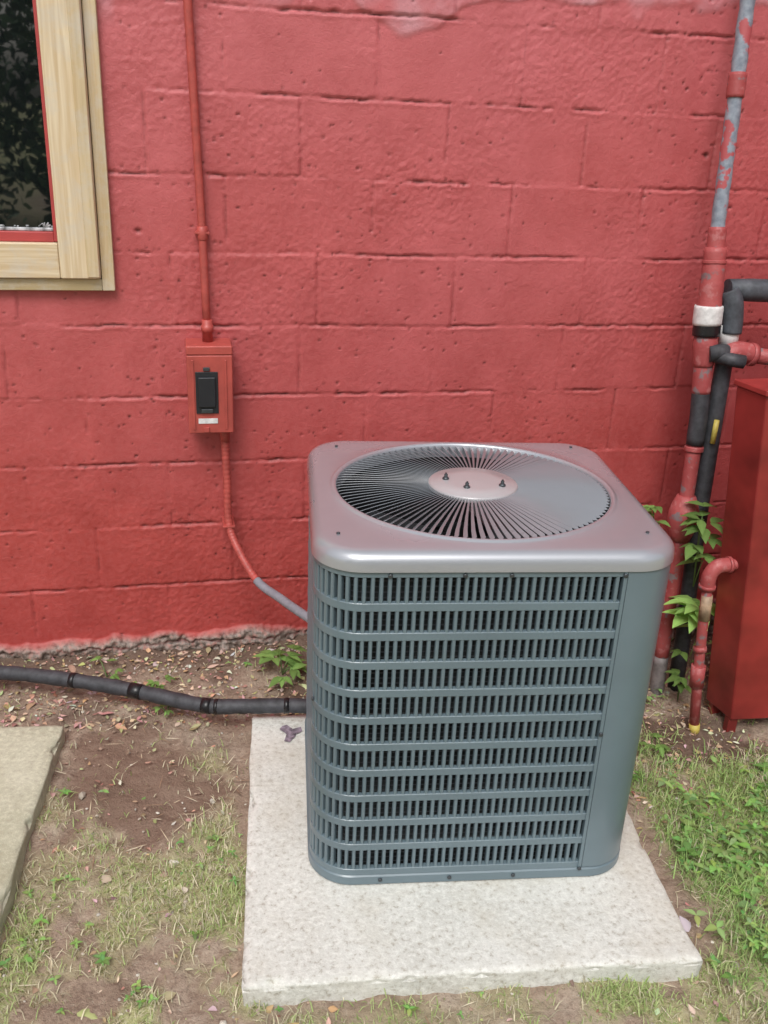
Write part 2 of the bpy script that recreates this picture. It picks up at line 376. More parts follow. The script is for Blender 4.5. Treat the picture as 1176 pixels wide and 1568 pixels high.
# ---------------------------------------------------------------- air conditioner
ac=empty("air_conditioner_unit")
ANG=math.radians(-6.5); ACC=Vector((.297,-.818,0)); HW=.366; HD=.335
def A(p):
    x,y,z=p; return (ACC.x+x*math.cos(ANG)-y*math.sin(ANG),ACC.y+x*math.sin(ANG)+y*math.cos(ANG),z)
def rrect(hw,hd,r,seg=10,edge=10):
    pts=[]
    cs=[(hw-r,-hd+r,-90),(hw-r,hd-r,0),(-hw+r,hd-r,90),(-hw+r,-hd+r,180)]
    for k,(cx,cy,a0) in enumerate(cs):
        for i in range(seg+1):
            a=math.radians(a0+90*i/seg); pts.append((cx+r*math.cos(a),cy+r*math.sin(a)))
        nx,ny,na=cs[(k+1)%4]; na=math.radians(na)
        e=(nx+r*math.cos(na),ny+r*math.sin(na)); s=pts[-1]
        for i in range(1,edge): pts.append((s[0]+(e[0]-s[0])*i/edge,s[1]+(e[1]-s[1])*i/edge))
    return pts
RC=.095
def path_len(hw,hd,r):
    pts=rrect(hw,hd,r,24,60); L=[0]
    for i in range(len(pts)):
        a=pts[i];b=pts[(i+1)%len(pts)]; L.append(L[-1]+math.hypot(b[0]-a[0],b[1]-a[1]))
    def f(s):
        s%=L[-1]; i=np.searchsorted(L,s,side='right')-1; i=min(i,len(pts)-1)
        a=pts[i];b=pts[(i+1)%len(pts)]; t=(s-L[i])/(L[i+1]-L[i]+1e-12)
        d=(b[0]-a[0],b[1]-a[1]); l=math.hypot(*d)+1e-12
        return a[0]+d[0]*t,a[1]+d[1]*t,d[1]/l,-d[0]/l
    return f,L[-1],pts
pf,PL,ppts=path_len(HW,HD,RC)
arc=math.pi/2*RC
front=2*(HW-RC); side=2*(HD-RC)
S_panel0=PL-.022
S_panel1=PL+arc+.10
ZB=.034; ZT=.786
V=[];F=[]
s=S_panel1-PL; end=S_panel0; sp=.0168; nb=int((end-s)/sp)
for i in range(nb+1):
    sc=s+(end-s)*i/nb; 
    prof=[(-.0040,-.012),(-.0042,-.002),(-.0026,.0006),(.0026,.0006),(.0042,-.002),(.0040,-.012)]
    b0=len(V)
    x,y,nx_,ny_=pf(sc)
    for z in (ZB,ZT):
        for t,o_ in prof: V.append(A((x-ny_*t+nx_*o_, y+nx_*t+ny_*o_, z)))
    for k in range(5): F.append((b0+k,b0+k+1,b0+6+k+1,b0+6+k))
mesh_obj("louver_bars",V,F,CAB,ac,smooth=False)
def band(name,s0,s1,z0,z1,out,inn,mat,closed=False,ds=.012,rnd=.003):
    V=[];F=[]; n=max(2,int((s1-s0)/ds)); m=n if closed else n+1
    prof=[(inn,z0),(out-rnd,z0),(out,z0+rnd),(out,z1-rnd),(out-rnd,z1),(inn,z1)]
    for i in range(m):
        x,y,a,b=pf(s0+(s1-s0)*i/n)
        for o_,z in prof: V.append(A((x+a*o_,y+b*o_,z)))
    K=len(prof)
    for i in range(n):
        j=(i+1)%m
        for k in range(K-1): F.append((i*K+k,j*K+k,j*K+k+1,i*K+k+1))
    if not closed:
        F.append(tuple(range(K))); F.append(tuple((m-1)*K+k for k in range(K)))
    o=mesh_obj(name,V,F,mat,ac,smooth=True)
    es=o.modifiers.new("es",'EDGE_SPLIT'); es.split_angle=math.radians(35)
    return o
pitch=(ZT-ZB-.018)/11
for i in range(1,11):
    zc=ZB+.009+i*pitch-.002
    band("rib_%d"%i,s,end,zc-.0092,zc+.0092,.0014,-.010,CAB,rnd=.0012)
band("rib_bottom",s,end,ZB-.006,ZB+.012,.0018,-.012,CAB,rnd=.001)
band("rib_top",s,end,ZT-.012,ZT+.004,.0018,-.012,CAB,rnd=.001)
band("solid_panel",S_panel0+.002,S_panel1,ZB-.004,ZT+.004,.0034,-.012,CAB,rnd=.002)
band("panel_flange",S_panel0-.007,S_panel0,ZB-.004,ZT+.004,.0050,-.012,CAB,rnd=.002)
band("base_pan",0,PL,.002,.0285,.0045,-.03,CAB,closed=True)
ci,CL,_=path_len(HW-.034,HD-.034,.07)
V=[];F=[];n=120
for i in range(n):
    x,y,a,b=ci(CL*i/n)
    V.append(A((x,y,.02)));V.append(A((x,y,.79)))
for i in range(n):
    j=(i+1)%n; F.append((2*i,2*j,2*j+1,2*i+1))
mesh_obj("condenser_coil",V,F,COIL,ac,smooth=True)
V=[];F=[]
def quad_strip(z,r=.0016):
    b0=len(V);n=110
    for i in range(n):
        x,y,a,b=ci(CL*i/n)
        V.append(A((x+a*.006,y+b*.006,z-r)));V.append(A((x+a*.006,y+b*.006,z+r)))
    for i in range(n):
        j=(i+1)%n;F.append((b0+2*i,b0+2*j,b0+2*j+1,b0+2*i+1))
for i in range(60): quad_strip(.04+i*.0125)
WIRE=simple("coil_tube",(.11,.12,.135),.4,metal=.2,bs=0)
mesh_obj("coil_tubes",V,F,WIRE,ac)
# top cap with fan opening
RX=.311; RY=.287; FC=(-.005,.000)
def lofts():
    rings=[]
    base=rrect(HW+.006,HD+.006,RC+.006,12,14); n=len(base)
    a0=math.atan2(base[0][1]-FC[1],base[0][0]-FC[0])
    raw=[math.atan2(p[1]-FC[1],p[0]-FC[0]) for p in base]
    for i in range(1,n):
        while raw[i]<raw[i-1]: raw[i]+=2*math.pi
    ang=[.5*raw[i]+.5*(a0+2*math.pi*i/n) for i in range(n)]
    def circ(dr,z):
        return [A((FC[0]+(RX+dr)*math.cos(a),FC[1]+(RY+dr)*math.sin(a),z)) for a in ang]
    def rr(inset,z):
        return [A((x,y,z)) for x,y in rrect(HW+.006-inset,HD+.006-inset,max(.03,RC+.006-inset),12,14)]
    rings.append(circ(-.004,.790)); rings.append(circ(-.004,.8300)); rings.append(circ(-.001,.8335)); rings.append(circ(+.003,.8350)); rings.append(circ(+.007,.8340)); rings.append(circ(+.010,.8310))
    c=circ(.013,.8300); r=rr(.028,.8275)
    rings.append(c)
    for t in (.35,.7): rings.append([tuple(c[i][k]*(1-t)+r[i][k]*t for k in range(3)) for i in range(n)])
    rings.append(r)
    for a in (15,30,45,60,75,90):
        q=math.radians(a); rings.append(rr(.028-.028*math.sin(q)+.0,.8015+.026*math.cos(q)))
    rings.append(rr(-.001,.793)); rings.append(rr(-.001,.788)); rings.append(rr(.006,.787)); rings.append(rr(.02,.790))
    V=[p for r_ in rings for p in r_]; F=[]
    for k in range(len(rings)-1):
        for i in range(n):
            j=(i+1)%n; F.append((k*n+i,(k+1)*n+i,(k+1)*n+j,k*n+j))
    return V,F
V,F=lofts(); o=mesh_obj("top_cap",V,F,CAP,ac,smooth=True)
es=o.modifiers.new("es",'EDGE_SPLIT'); es.split_angle=math.radians(50)
def ringtube(name,k0,z0,k1,z1,mat,n=64):
    V=[];F=[]
    for i in range(n):
        a=2*math.pi*i/n; V.append(A((FC[0]+k0*RX*math.cos(a),FC[1]+k0*RY*math.sin(a),z0))); V.append(A((FC[0]+k1*RX*math.cos(a),FC[1]+k1*RY*math.sin(a),z1)))
    for i in range(n):
        j=(i+1)%n;F.append((2*i,2*j,2*j+1,2*i+1))
    return mesh_obj(name,V,F,mat,ac,smooth=True)
ringtube("fan_shroud",.982,.60,.982,.80,DARK)
V=[A((FC[0]+RX*math.cos(2*math.pi*i/48),FC[1]+RY*math.sin(2*math.pi*i/48),.62)) for i in range(48)]
mesh_obj("shroud_floor",V,[tuple(range(48))],DARK,ac)
V=[];F=[]
for k in range(3):
    for i in range(9):
        a=math.radians(120*k+i*8+20)
        for r in (.06,.26):
            V.append(A((FC[0]+r*math.cos(a),FC[1]+r*math.sin(a),.70+.006*i)))
    b0=k*18
    for i in range(8): F.append((b0+2*i,b0+2*i+2,b0+2*i+3,b0+2*i+1))
mesh_obj("fan_blades",V,F,simple("fan_blade",(.10,.11,.12),.4,metal=.5),ac,smooth=True)
V=[];F=[];NV=104
for i in range(NV):
    a=2*math.pi*i/NV
    for j,(k,w) in enumerate([(.27,.0014),(.45,.0022),(.65,.0033),(.85,.0044),(.955,.0050)]):
        ca,sa=math.cos(a+.03*j/4),math.sin(a+.03*j/4)
        px,py=FC[0]+RX*k*ca,FC[1]+RY*k*sa; tx,ty=-sa,ca
        zc=.8320+(.010*(1-k**2))
        tl=math.radians(27)
        hx,hz=w*math.cos(tl),w*math.sin(tl)
        for sgn in (-1,1):
            V.append(A((px+tx*hx*sgn,py+ty*hx*sgn,zc-.004+sgn*hz)))
        if j: 
            b0=len(V)-4; F.append((b0,b0+1,b0+3,b0+2))
    k=.985; ca,sa=math.cos(a+.032),math.sin(a+.032); V.append(A((FC[0]+RX*k*ca,FC[1]+RY*k*sa,.8275)))
    F.append((len(V)-3,len(V)-2,len(V)-1))
o=mesh_obj("fan_guard_vanes",V,F,FANM,ac)
so=o.modifiers.new("s",'SOLIDIFY'); so.thickness=.0012
def disc(name,r,z,mat,th=.01,n=48,dome=0.004,c=(0,0)):
    V=[];F=[];rs=[(r-.0005,z-th),(r,z-.003),(r-.003,z),(r*.6,z+dome*.7),(0.0001,z+dome)]
    for rr_,zz in rs:
        for i in range(n):
            a=2*math.pi*i/n; V.append(A((FC[0]+c[0]+rr_*math.cos(a),FC[1]+c[1]+rr_*math.sin(a)*.95,zz)))
    for k in range(len(rs)-1):
        for i in range(n):
            j=(i+1)%n;F.append((k*n+i,k*n+j,(k+1)*n+j,(k+1)*n+i))
    return mesh_obj(name,V,F,mat,ac,smooth=True)
disc("hub_plate",.101,.8420,HUB,.012)
disc("hub_ring",.089,.8435,HUB,.004,dome=.003)
for bx,by in ((-.061,.010),(-.022,-.042),(.060,-.030)):
    disc("motor_bolt_washer",.008,.8505,SCREW,.006,n=12,dome=.0,c=(bx,by))
    disc("motor_bolt",.0042,.859,SCREW,.018,n=10,dome=.001,c=(bx,by))
def screw(s_,z,out=.0035):
    x,y,a,b=pf(s_); c=Vector(A((x+a*out,y+b*out,z))); c2=Vector(A((x+a*(out+.003),y+b*(out+.003),z)))
    tube("screw",[c,c2,c2+(c2-c)*.3],[.0048,.0046,.003],SCREW,ac,n=10)
for fr in (.09,.36,.53): screw(PL-front*(1-fr),.779,.002)
screw(PL-.026,.779,.004); screw(PL-.0256,.40,.005); screw(PL-.026,.03,.005)
for s_ in (PL-front+.06,PL-front*.6,PL-front*.33): screw(s_,.017,.0045)
screw(PL-front-arc*.85,.45,.001); 
for x,y in ((-.30,.27),(.30,.28),(.315,-.245),(-.32,-.25)):
    c=Vector(A((x,y,.829))); tube("cap_screw",[c,c+Vector((0,0,.002)),c+Vector((0,0,.003))],[.004,.004,.002],SCREW,ac,n=8)
# ---------------------------------------------------------------- insulated line
ln=empty("insulated_refrigerant_line")
LP=catmull([(-1.3,-.12,.03),(-1.1,-.155,.04),(-.894,-.184,.040),(-.706,-.246,.04),(-.52,-.323,.037),(-.32,-.424,.034),(-.2,-.455,.040),(-.04,-.484,.045),(.10,-.56,.06)],12)
tube("foam_sleeve",LP,[.0215+.0008*math.sin(i*1.7)+.0006*math.sin(i*.6) for i in range(len(LP))],FOAM,ln)
def tape(i0,w,par,path,r,mat): tube("tape_band",path[i0:i0+w],r,mat,par)
for i0,w in ((37,2),(48,3),(60,3),(63,2),(80,2)): tape(i0,w,ln,LP,.0228,TAPE)
# ---------------------------------------------------------------- pipes at right
gp=empty("standpipe")
def seg(n,P,r,mat,par,nn=18): return tube(n,P,r,mat,par,n=nn)
MP=[(1.186,-.09,2.34),(1.185,-.1,1.913),(1.179,-.131,1.672),(1.171,-.17,1.348),(1.172,-.19,1.20),(1.173,-.20,1.076),(1.178,-.215,.93),(1.182,-.233,.787),(1.171,-.266,.457),(1.158,-.297,.126),(1.156,-.32,-.17)]
def at(z):
    for a,b in zip(MP,MP[1:]):
        if a[2]>=z>=b[2]:
            t=(a[2]-z)/(a[2]-b[2]); return Vector(a)*(1-t)+Vector(b)*t
def mseg(n,z0,z1,r,mat,k=8):
    seg(n,[at(z0+(z1-z0)*i/k) for i in range(k+1)],r if hasattr(r,'__len__') else [r*.96]+[r]*(k-1)+[r*.96],mat,gp)
mseg("upper_pipe",2.33,1.30,[.0205+.0012*math.sin(i*2.1) for i in range(41)],PEEL,40)
mseg("coupling_a",1.735,1.672,.025,PIPE)
mseg("coupling_b",1.335,1.262,.026,PIPE)
mseg("thick_pipe",1.28,1.10,[.031+.0004*i+.0012*math.sin(i*1.9) for i in range(13)],PIPE,12)
mseg("collar",1.245,1.235,.035,PIPE)
mseg("white_band",1.118,1.062,.042,WHITE)
mseg("black_band",1.068,1.030,.040,TAPE)
mseg("tee_body",1.035,.94,[.030,.034,.037,.037,.036,.034,.033,.031,.029],PIPE)
mseg("mid_pipe",.95,.86,.028,PIPE)
mseg("foam_piece",.885,.705,.027,FOAM)
mseg("lower_pipe",.71,.40,.0225,PIPE)
mseg("lower_collar",.70,.685,.029,PIPE)
mseg("elbow_bulb",.545,.40,[.028,.036,.043,.047,.048,.046,.042,.036,.030],PIPE)
mseg("bottom_pipe",.42,-.02,.0235,PIPE)
mseg("bare_stub",.0,-.17,.024,STUB)
seg("drip_branch",[at(.98),at(.98)+Vector((.05,-.06,-.005)),at(.98)+Vector((.09,-.07,-.01))],.02,FOAM,gp)
bp=empty("black_insulated_pipe")
seg("horizontal_run",[(1.62,-.19,1.17),(1.409,-.193,1.159),(1.301,-.192,1.162),(1.225,-.19,1.163)],[.033,.033,.033,.030],FOAMG,bp)
seg("elbow",catmull([(1.225,-.2,1.16),(1.238,-.21,1.13),(1.247,-.212,1.08),(1.248,-.215,1.04)],6),.030,FOAMG,bp)
seg("down_run",[(1.248,-.204,1.10),(1.243,-.216,.943),(1.233,-.241,.705),(1.227,-.258,.540),(1.224,-.276,.346),(1.227,-.300,.086),(1.228,-.31,-.16)],.0255,FOAM,bp)
seg("pipe_clamp",[(1.2465,-.208,1.062),(1.245,-.212,1.005)],.029,WHITE,bp)
seg("yellow_tag",[(1.223,-.267,.790),(1.220,-.270,.718)],.008,YEL,bp)
seg("grey_riser",catmull([(1.40,-.2,1.19),(1.36,-.205,1.24),(1.375,-.2,1.32),(1.40,-.2,1.42)],6),.022,FOAM,bp)
br=empty("branch_pipe")
seg("tee",[(1.175,-.235,.985),(1.205,-.243,.99),(1.249,-.243,.989)],[.026,.024,.024],FOAM,br)
seg("elbow_body",catmull([(1.235,-.243,.955),(1.24,-.243,.985),(1.27,-.243,.992),(1.31,-.243,.985)],6),.030,PIPE,br)
seg("run",[(1.28,-.243,.986),(1.42,-.244,.968),(1.70,-.25,.94)],.0235,PIPE,br)
seg("collar",[(1.300,-.243,.985),(1.318,-.243,.982)],.034,PIPE,br)
sp_=empty("small_vent_pipe")
seg("horizontal",[(1.29,-.50,.424),(1.227,-.50,.424),(1.18,-.50,.424)],.0165,PIPE,sp_)
seg("elbow",catmull([(1.20,-.50,.424),(1.165,-.50,.42),(1.146,-.50,.395),(1.144,-.50,.355)],6),.0215,PIPE,sp_)
seg("elbow_collar",[(1.196,-.50,.424),(1.206,-.50,.424)],.0245,PIPE,sp_)
seg("elbow_collar_b",[(1.144,-.50,.362),(1.144,-.50,.350)],.0245,PIPE,sp_)
seg("vertical",[(1.144,-.50,.38),(1.147,-.505,.286),(1.151,-.52,.142),(1.154,-.53,.054),(1.163,-.55,-.12)],.0155,PIPE,sp_)
seg("peeled_section",[(1.1465,-.505,.33),(1.149,-.510,.25)],.0168,simple("bare_tan",(.38,.27,.18),.6,var=.4),sp_)
seg("union",[(1.152,-.525,.10),(1.154,-.53,.03)],.0215,PIPE,sp_)
seg("collar",[(1.150,-.515,.16),(1.151,-.52,.145)],.020,PIPE,sp_)
seg("yellow_base",[(1.162,-.548,-.095),(1.165,-.552,-.13)],.0165,YEL,sp_)
# ---------------------------------------------------------------- red utility box
ub=empty("metal_utility_box")
def hexa(name,bot,top,mat,par,bevel=.006):
    v=list(bot)+list(top); f=[(3,2,1,0),(4,5,6,7),(0,1,5,4),(1,2,6,5),(2,3,7,6),(3,0,4,7)]
    o=mesh_obj(name,v,f,mat,par,smooth=True); b=o.modifiers.new("b",'BEVEL'); b.width=bevel;b.segments=3;b.harden_normals=True; return o
zt=.945;zb=-.085
hexa("cabinet",[(1.275,-.565,zb),(1.80,-.60,zb),(1.83,-.44,zb),(1.255,-.445,zb)],[(1.180,-.545,zt),(1.72,-.57,zt),(1.75,-.42,zt),(1.154,-.435,zt)],UBOX,ub)
hexa("lid",[(1.172,-.553,zt+.001),(1.73,-.58,zt+.001),(1.76,-.41,zt+.001),(1.146,-.428,zt+.001)],[(1.173,-.551,zt+.018),(1.728,-.578,zt+.018),(1.758,-.412,zt+.018),(1.147,-.430,zt+.018)],UBOX,ub,.004)
for fxx,fyy in ((1.285,-.545),(1.77,-.575),(1.28,-.46),(1.78,-.46)):
    box("foot",(fxx-.012,fyy-.012,-.16),(fxx+.02,fyy+.012,zb+.002),UBOX,ub,.002)
# ---------------------------------------------------------------- ground
def gz(x,y,detail=True):
    z=-.042+.020*sstep(-.22,-.02,y)*sstep(.9,.5,x)+.012*sstep(-.3,-.6,x)*sstep(-1.2,-.6,y)
    z=z-.085*sstep(.72,1.1,x)*sstep(-1.6,-.7,y)-.01*sstep(-1.2,-1.5,y)
    if detail:
        z=z+fbm(x,y,.35,201,3)*.018+fbm(x,y,.06,211,4,.6)*.012+fbm(x,y,.018,221,2)*.004
    return z
def mud(x,y):
    d=((x+.50)/.20)**2+((y+.64)/.24)**2+fbm(x,y,.12,381,4,.6)*1.4
    return sstep(1.3,.6,d)
def veg(x,y):
    left=sstep(-.84,-1.06,y+fbm(x,y,.2,301,3)*.3)*sstep(-.2,-.27,x)
    strip=sstep(-.47,-.36,x)*sstep(-.24,-.28,x)*sstep(-.50,-.62,y)*sstep(-1.3,-1.0,y)*.7
    right=sstep(.74,.84,x)*sstep(-.55,-.82,y+fbm(x,y,.2,311,3)*.15)
    frt=sstep(-1.36,-1.42,y)*(.35+.9*fbm(x,y,.25,321,3))*sstep(-.3,-.2,x)
    far=sstep(-1.75,-2.0,y)*.8
    edgeL=sstep(-.42,-.55,x)*sstep(-.5,-.75,y)*.35
    v=np.clip(np.maximum.reduce([left,strip,right,frt,far,edgeL]),0,1)
    v=v*np.clip(.75+2.2*fbm(x,y,.12,331,4,.6),0,1)*(1-.9*mud(x,y))
    v=np.maximum(v,.9*sstep(3,4,np.abs(x))) 
    return np.clip(v,0,1)
def geo(a,b,n): return a+(b-a)*((np.linspace(0,1,n))**3)
xs=np.concatenate([geo(-1.5,-150,40)[::-1][:-1],np.arange(-1.5,2.0,.0075),geo(2.0,150,40)])
ys=np.concatenate([geo(-2.2,-150,40)[::-1][:-1],np.arange(-2.2,.02,.0075),geo(.02,150,30)])
X,Y=np.meshgrid(xs,ys,indexing='ij')
Z=gz(np.clip(X,-3,3),np.clip(Y,-4,.02))
Zd=np.where(Y>.05,-.06,Z)
md=mud(X,Y); Zd=Zd-md*.008
vg=veg(X,Y); dark_soil=sstep(-.20,-.06,Y)*.8*(np.abs(X)<4)  # soil colour darker in a strip along the wall, then in noise patches
dark_soil=np.maximum(dark_soil,.8*sstep(.10,.3,fbm(X,Y,.3,341,4))*sstep(-1.1,-.8,Y)*(1-md))
col=np.stack([vg,dark_soil,md*.85],-1).reshape(-1,3)
nx,ny=X.shape; idx=np.arange(nx*ny).reshape(nx,ny)
q=np.stack([idx[:-1,:-1],idx[1:,:-1],idx[1:,1:],idx[:-1,1:]],-1).reshape(-1,4)
np_mesh("ground",np.stack([X,Y,Zd],-1).reshape(-1,3),q,SOIL,None,True,col)
def on_slab(x,y,m=0.):
    def inside(cx,cy,a,w,d):
        a=math.radians(a); dx=x-cx;dy=y-cy
        u=dx*math.cos(a)+dy*math.sin(a); v=-dx*math.sin(a)+dy*math.cos(a)
        return (np.abs(u)<w/2+m)&(np.abs(v)<d/2+m)
    return inside(.246,-.940,-5.6,.95,.91)|inside(-1.268,-.87,-6,1.05,1.0)
def grass():
    n=300000
    x=rng.uniform(-1.2,1.8,n);y=rng.uniform(-1.95,-.05,n)
    d=veg(x,y); keep=(rng.random(n)<d*.66+.012)&~on_slab(x,y,.002)
    x=x[keep];y=y[keep];n=len(x); z=gz(x,y)
    a=rng.uniform(0,2*np.pi,n); L=rng.uniform(.008,.034,n)*(1+.7*(x>.7))*(.6+.9*np.clip(fbm(x,y,.1,351,3)+.5,0,1)); w=rng.uniform(.0007,.0017,n)
    lean=rng.uniform(.25,1.4,n); dx,dy=np.cos(a),np.sin(a)
    px,py=-dy,dx
    V=np.zeros((n,5,3))
    base=np.stack([x,y,z-.002],-1); D=np.stack([dx,dy,0*dx],-1); Pn=np.stack([px,py,0*px],-1)*w[:,None]
    mid=base+D*(L*.45*np.sin(lean))[:,None]; mid[:,2]+=L*.6*np.cos(lean*.6)
    tip=base+D*(L*np.sin(lean)*1.0)[:,None]; tip[:,2]+=L*np.cos(lean*.95)*.9
    V[:,0]=base-Pn;V[:,1]=base+Pn;V[:,2]=mid+Pn*.8;V[:,3]=mid-Pn*.8;V[:,4]=tip
    i0=np.arange(n)*5
    tri=np.concatenate([np.stack([i0,i0+1,i0+2],-1),np.stack([i0,i0+2,i0+3],-1),np.stack([i0+3,i0+2,i0+4],-1)])
    t=rng.random(n)+.9*fbm(x,y,.18,361,3); g1=np.array([.27,.38,.12]);g2=np.array([.54,.62,.29]);st=np.array([.72,.66,.47])
    c=g1+(g2-g1)*rng.random(n)[:,None]; dry=(t<.45)[:,None]; c=np.where(dry,st*(.55+.5*rng.random(n))[:,None],c)
    gr=((x>.75)&(rng.random(n)<.55))[:,None]; c=np.where(gr,np.array([.28,.42,.14])*(.7+.8*rng.random(n))[:,None],c)
    np_mesh("grass",V.reshape(-1,3),tri,GRASS,None,False,np.repeat(np.clip(c,0,.75),5,axis=0),k=3)
grass()
class Leaves:
    def __init__(s): s.V=[];s.F=[];s.C=[]
    def add(s,p,d,up,L,W,col,fold=.25,droop=.3):
        p=Vector(p);d=Vector(d).normalized();up=Vector(up); r=d.cross(up)
        if r.length<1e-4: r=Vector((1,0,0))
        r.normalize(); u=r.cross(d).normalized()
        ts=[0,.18,.42,.7,1.0]; ws=[.06,.75,1,.62,.0]
        b=len(s.V)
        for t,w in zip(ts,ws):
            c=p+d*L*t-Vector((0,0,1))*droop*L*t*t
            s.V.append(c+r*W*.5*w+u*fold*W*.5*w); s.V.append(c); s.V.append(c-r*W*.5*w+u*fold*W*.5*w)
            for k in range(3): s.C.append([q*(1.0 if k!=1 else 1.2) for q in col])
        for i in range(4):
            a=b+i*3; s.F+= [(a,a+1,a+4,a+3),(a+1,a+2,a+5,a+4)]
    def make(s,name,mat,parent=None): return mesh_obj(name,s.V,s.F,mat,parent,True,np.array(s.C))
def rv(a=1): return Vector((random.uniform(-a,a),random.uniform(-a,a),random.uniform(-a,a)))
def gcol():
    b=random.random(); return (.15+.20*b,.29+.24*b,.08+.10*b)
lw=Leaves(); cnt=0; random.seed(11)
while cnt<3000:
    x=random.uniform(-1.2,1.8);y=random.uniform(-1.9,-.06)
    X1=np.array([x]);Y1=np.array([y])
    vv=float(veg(X1,Y1)[0]); cl=float(np.clip(fbm(X1,Y1,.16,371,3)[0]*2.8+.4,0.03,1))
    pr=(1.0*vv if x>.72 else .24*vv+.02)*cl
    if x>.72: pr=max(pr,.12*cl)
    if random.random()>pr or on_slab(X1,Y1,.005)[0]: cnt+=.14; continue
    z=float(gz(X1,Y1)[0]); m=random.choice([2,3,3,4]); a0=random.uniform(0,6.28)
    S=random.uniform(.008,.020)*(random.uniform(1,1.9) if x>.72 else 1)
    h=random.uniform(.006,.026)*(1.8 if x>.72 else 1); col=gcol()
    for k in range(m):
        a=a0+6.283*k/m+random.uniform(-.3,.3)
        lw.add((x,y,z+h),(math.cos(a),math.sin(a),random.uniform(-.1,.5)),(0,0,1),S,S*random.uniform(.35,.75),[q*random.uniform(.8,1.2) for q in col])
    cnt+=1
lw.make("ground_weeds",LEAF)
ll=Leaves()
for i in range(3200):
    x=random.uniform(-1.2,1.7);y=random.uniform(-1.9,-.03)
    if i<900: x=random.uniform(-.98,.0); y=random.uniform(-.42,-.03)
    if 900<=i<1700: x=random.uniform(.75,1.6); y=random.uniform(-1.0,-.2)
    X1=np.array([x]);Y1=np.array([y])
    if on_slab(X1,Y1,.004)[0]: continue
    z=float(gz(X1,Y1)[0])+.004
    a=random.uniform(0,6.28)
    c=[(.40,.28,.19),(.55,.43,.32),(.26,.16,.12),(.64,.56,.44),(.42,.38,.2),(.52,.33,.25)][random.randrange(6)]
    L=random.uniform(.006,.023)
    if random.random()<.05: L*=2.0
    ll.add((x,y,z),(math.cos(a),math.sin(a),random.uniform(-.1,.35)),rv(.5)+Vector((0,0,1)),L,L*random.uniform(.3,.8),[q*random.uniform(.7,1.1) for q in c],fold=random.uniform(-.5,.8),droop=random.uniform(-.2,.4))
for i in range(1000):
    x=random.uniform(-1.2,1.7);y=random.uniform(-1.9,-.03); X1=np.array([x]);Y1=np.array([y])
    if on_slab(X1,Y1,.004)[0]: continue
    a=random.uniform(0,6.28); L=random.uniform(.02,.06)
    ll.add((x,y,float(gz(X1,Y1)[0])+.005),(math.cos(a),math.sin(a),random.uniform(-.1,.15)),(0,0,1),L,.0022,random.choice([(.58,.5,.35),(.3,.2,.13),(.66,.6,.45)]),droop=0)
ll.make("fallen_leaves",LITTER)
V=[];F=[];Cc=[]
ico=[(0,0,1),(.9,0,.3),(.28,.85,.3),(-.72,.53,.3),(-.72,-.53,.3),(.28,-.85,.3),(.72,.53,-.3),(-.28,.85,-.3),(-.9,0,-.3),(-.28,-.85,-.3),(.72,-.53,-.3),(0,0,-1)]
icf=[(0,1,2),(0,2,3),(0,3,4),(0,4,5),(0,5,1),(1,6,2),(2,7,3),(3,8,4),(4,9,5),(5,10,1),(2,6,7),(3,7,8),(4,8,9),(5,9,10),(1,10,6),(11,7,6),(11,8,7),(11,9,8),(11,10,9),(11,6,10)]
for i in range(2600):
    x=random.uniform(-1.2,1.7);y=random.uniform(-1.9,-.03)
    if i<500: y=random.uniform(-.16,-.03)
    X1=np.array([x]);Y1=np.array([y])
    if on_slab(X1,Y1,.004)[0]: continue
    z=float(gz(X1,Y1)[0]); r=random.uniform(.0015,.0055)*(2.6 if random.random()<.04 else 1)
    s_=[random.uniform(.6,1.3) for _ in range(3)]; b0=len(V); a=random.uniform(0,6)
    g=random.uniform(.7,1.3); c=random.choice([(.40,.35,.29),(.30,.21,.16),(.5,.47,.41),(.33,.24,.18)])
    for p in ico:
        xx=p[0]*s_[0];yy=p[1]*s_[1]; V.append((x+r*(xx*math.cos(a)-yy*math.sin(a)),y+r*(xx*math.sin(a)+yy*math.cos(a)),z+r*p[2]*s_[2]*.7)); Cc.append([q*g for q in c])
    F+=[(b0+f[0],b0+f[1],b0+f[2]) for f in icf]
mesh_obj("pebbles",V,F,STONE,None,False,np.array(Cc))
simple_stem=simple("plant_stem",(.12,.2,.06),.6)
def plant(c,n,h,spread,L,seed,bright=1.):
    random.seed(seed); lv=Leaves()
    e=empty("weed_plant")
    for k in range(n):
        a=random.uniform(0,6.28); rr_=random.uniform(.2,1)*spread; hh=random.uniform(.25,1)*h
        top=Vector((c[0]+rr_*math.cos(a),c[1]+rr_*math.sin(a),c[2]+hh))
        if k<max(2,n//3):
            tube("stem_%d"%k,[Vector(c),Vector(c)*.4+top*.6+Vector((0,0,.01)),top],[.0022,.0018,.001],simple_stem,e,n=5)
        for j in range(3):
            b=a+(j-1)*1.0+random.uniform(-.3,.3); l=L*random.uniform(.7,1.15); q=random.uniform(.7,1.3)*bright
            lv.add(top,(math.cos(b),math.sin(b),random.uniform(-.1,.4)),(0,0,1),l,l*random.uniform(.45,.6),(.19*q,.33*q,.09*q),.2,.35)
    lv.make("leaves",LEAF,e)
plant((-.07,-.20,-.03),13,.085,.06,.05,31)
plant((1.20,-.42,.12),8,.15,.045,.085,33,1.6)
plant((1.19,-.36,.28),12,.26,.035,.06,34,.75)
plant((1.20,-.38,-.13),5,.26,.03,.05,41,.9)
plant((1.04,-.33,.48),4,.08,.03,.045,35,.9)
plant((-.60,-.14,-.03),4,.04,.05,.028,36)
plant((-.45,-.22,-.03),4,.04,.05,.028,37)
plant((-.42,-.36,-.03),5,.03,.05,.026,39)
plant((.98,-.62,-.12),6,.06,.08,.035,38)
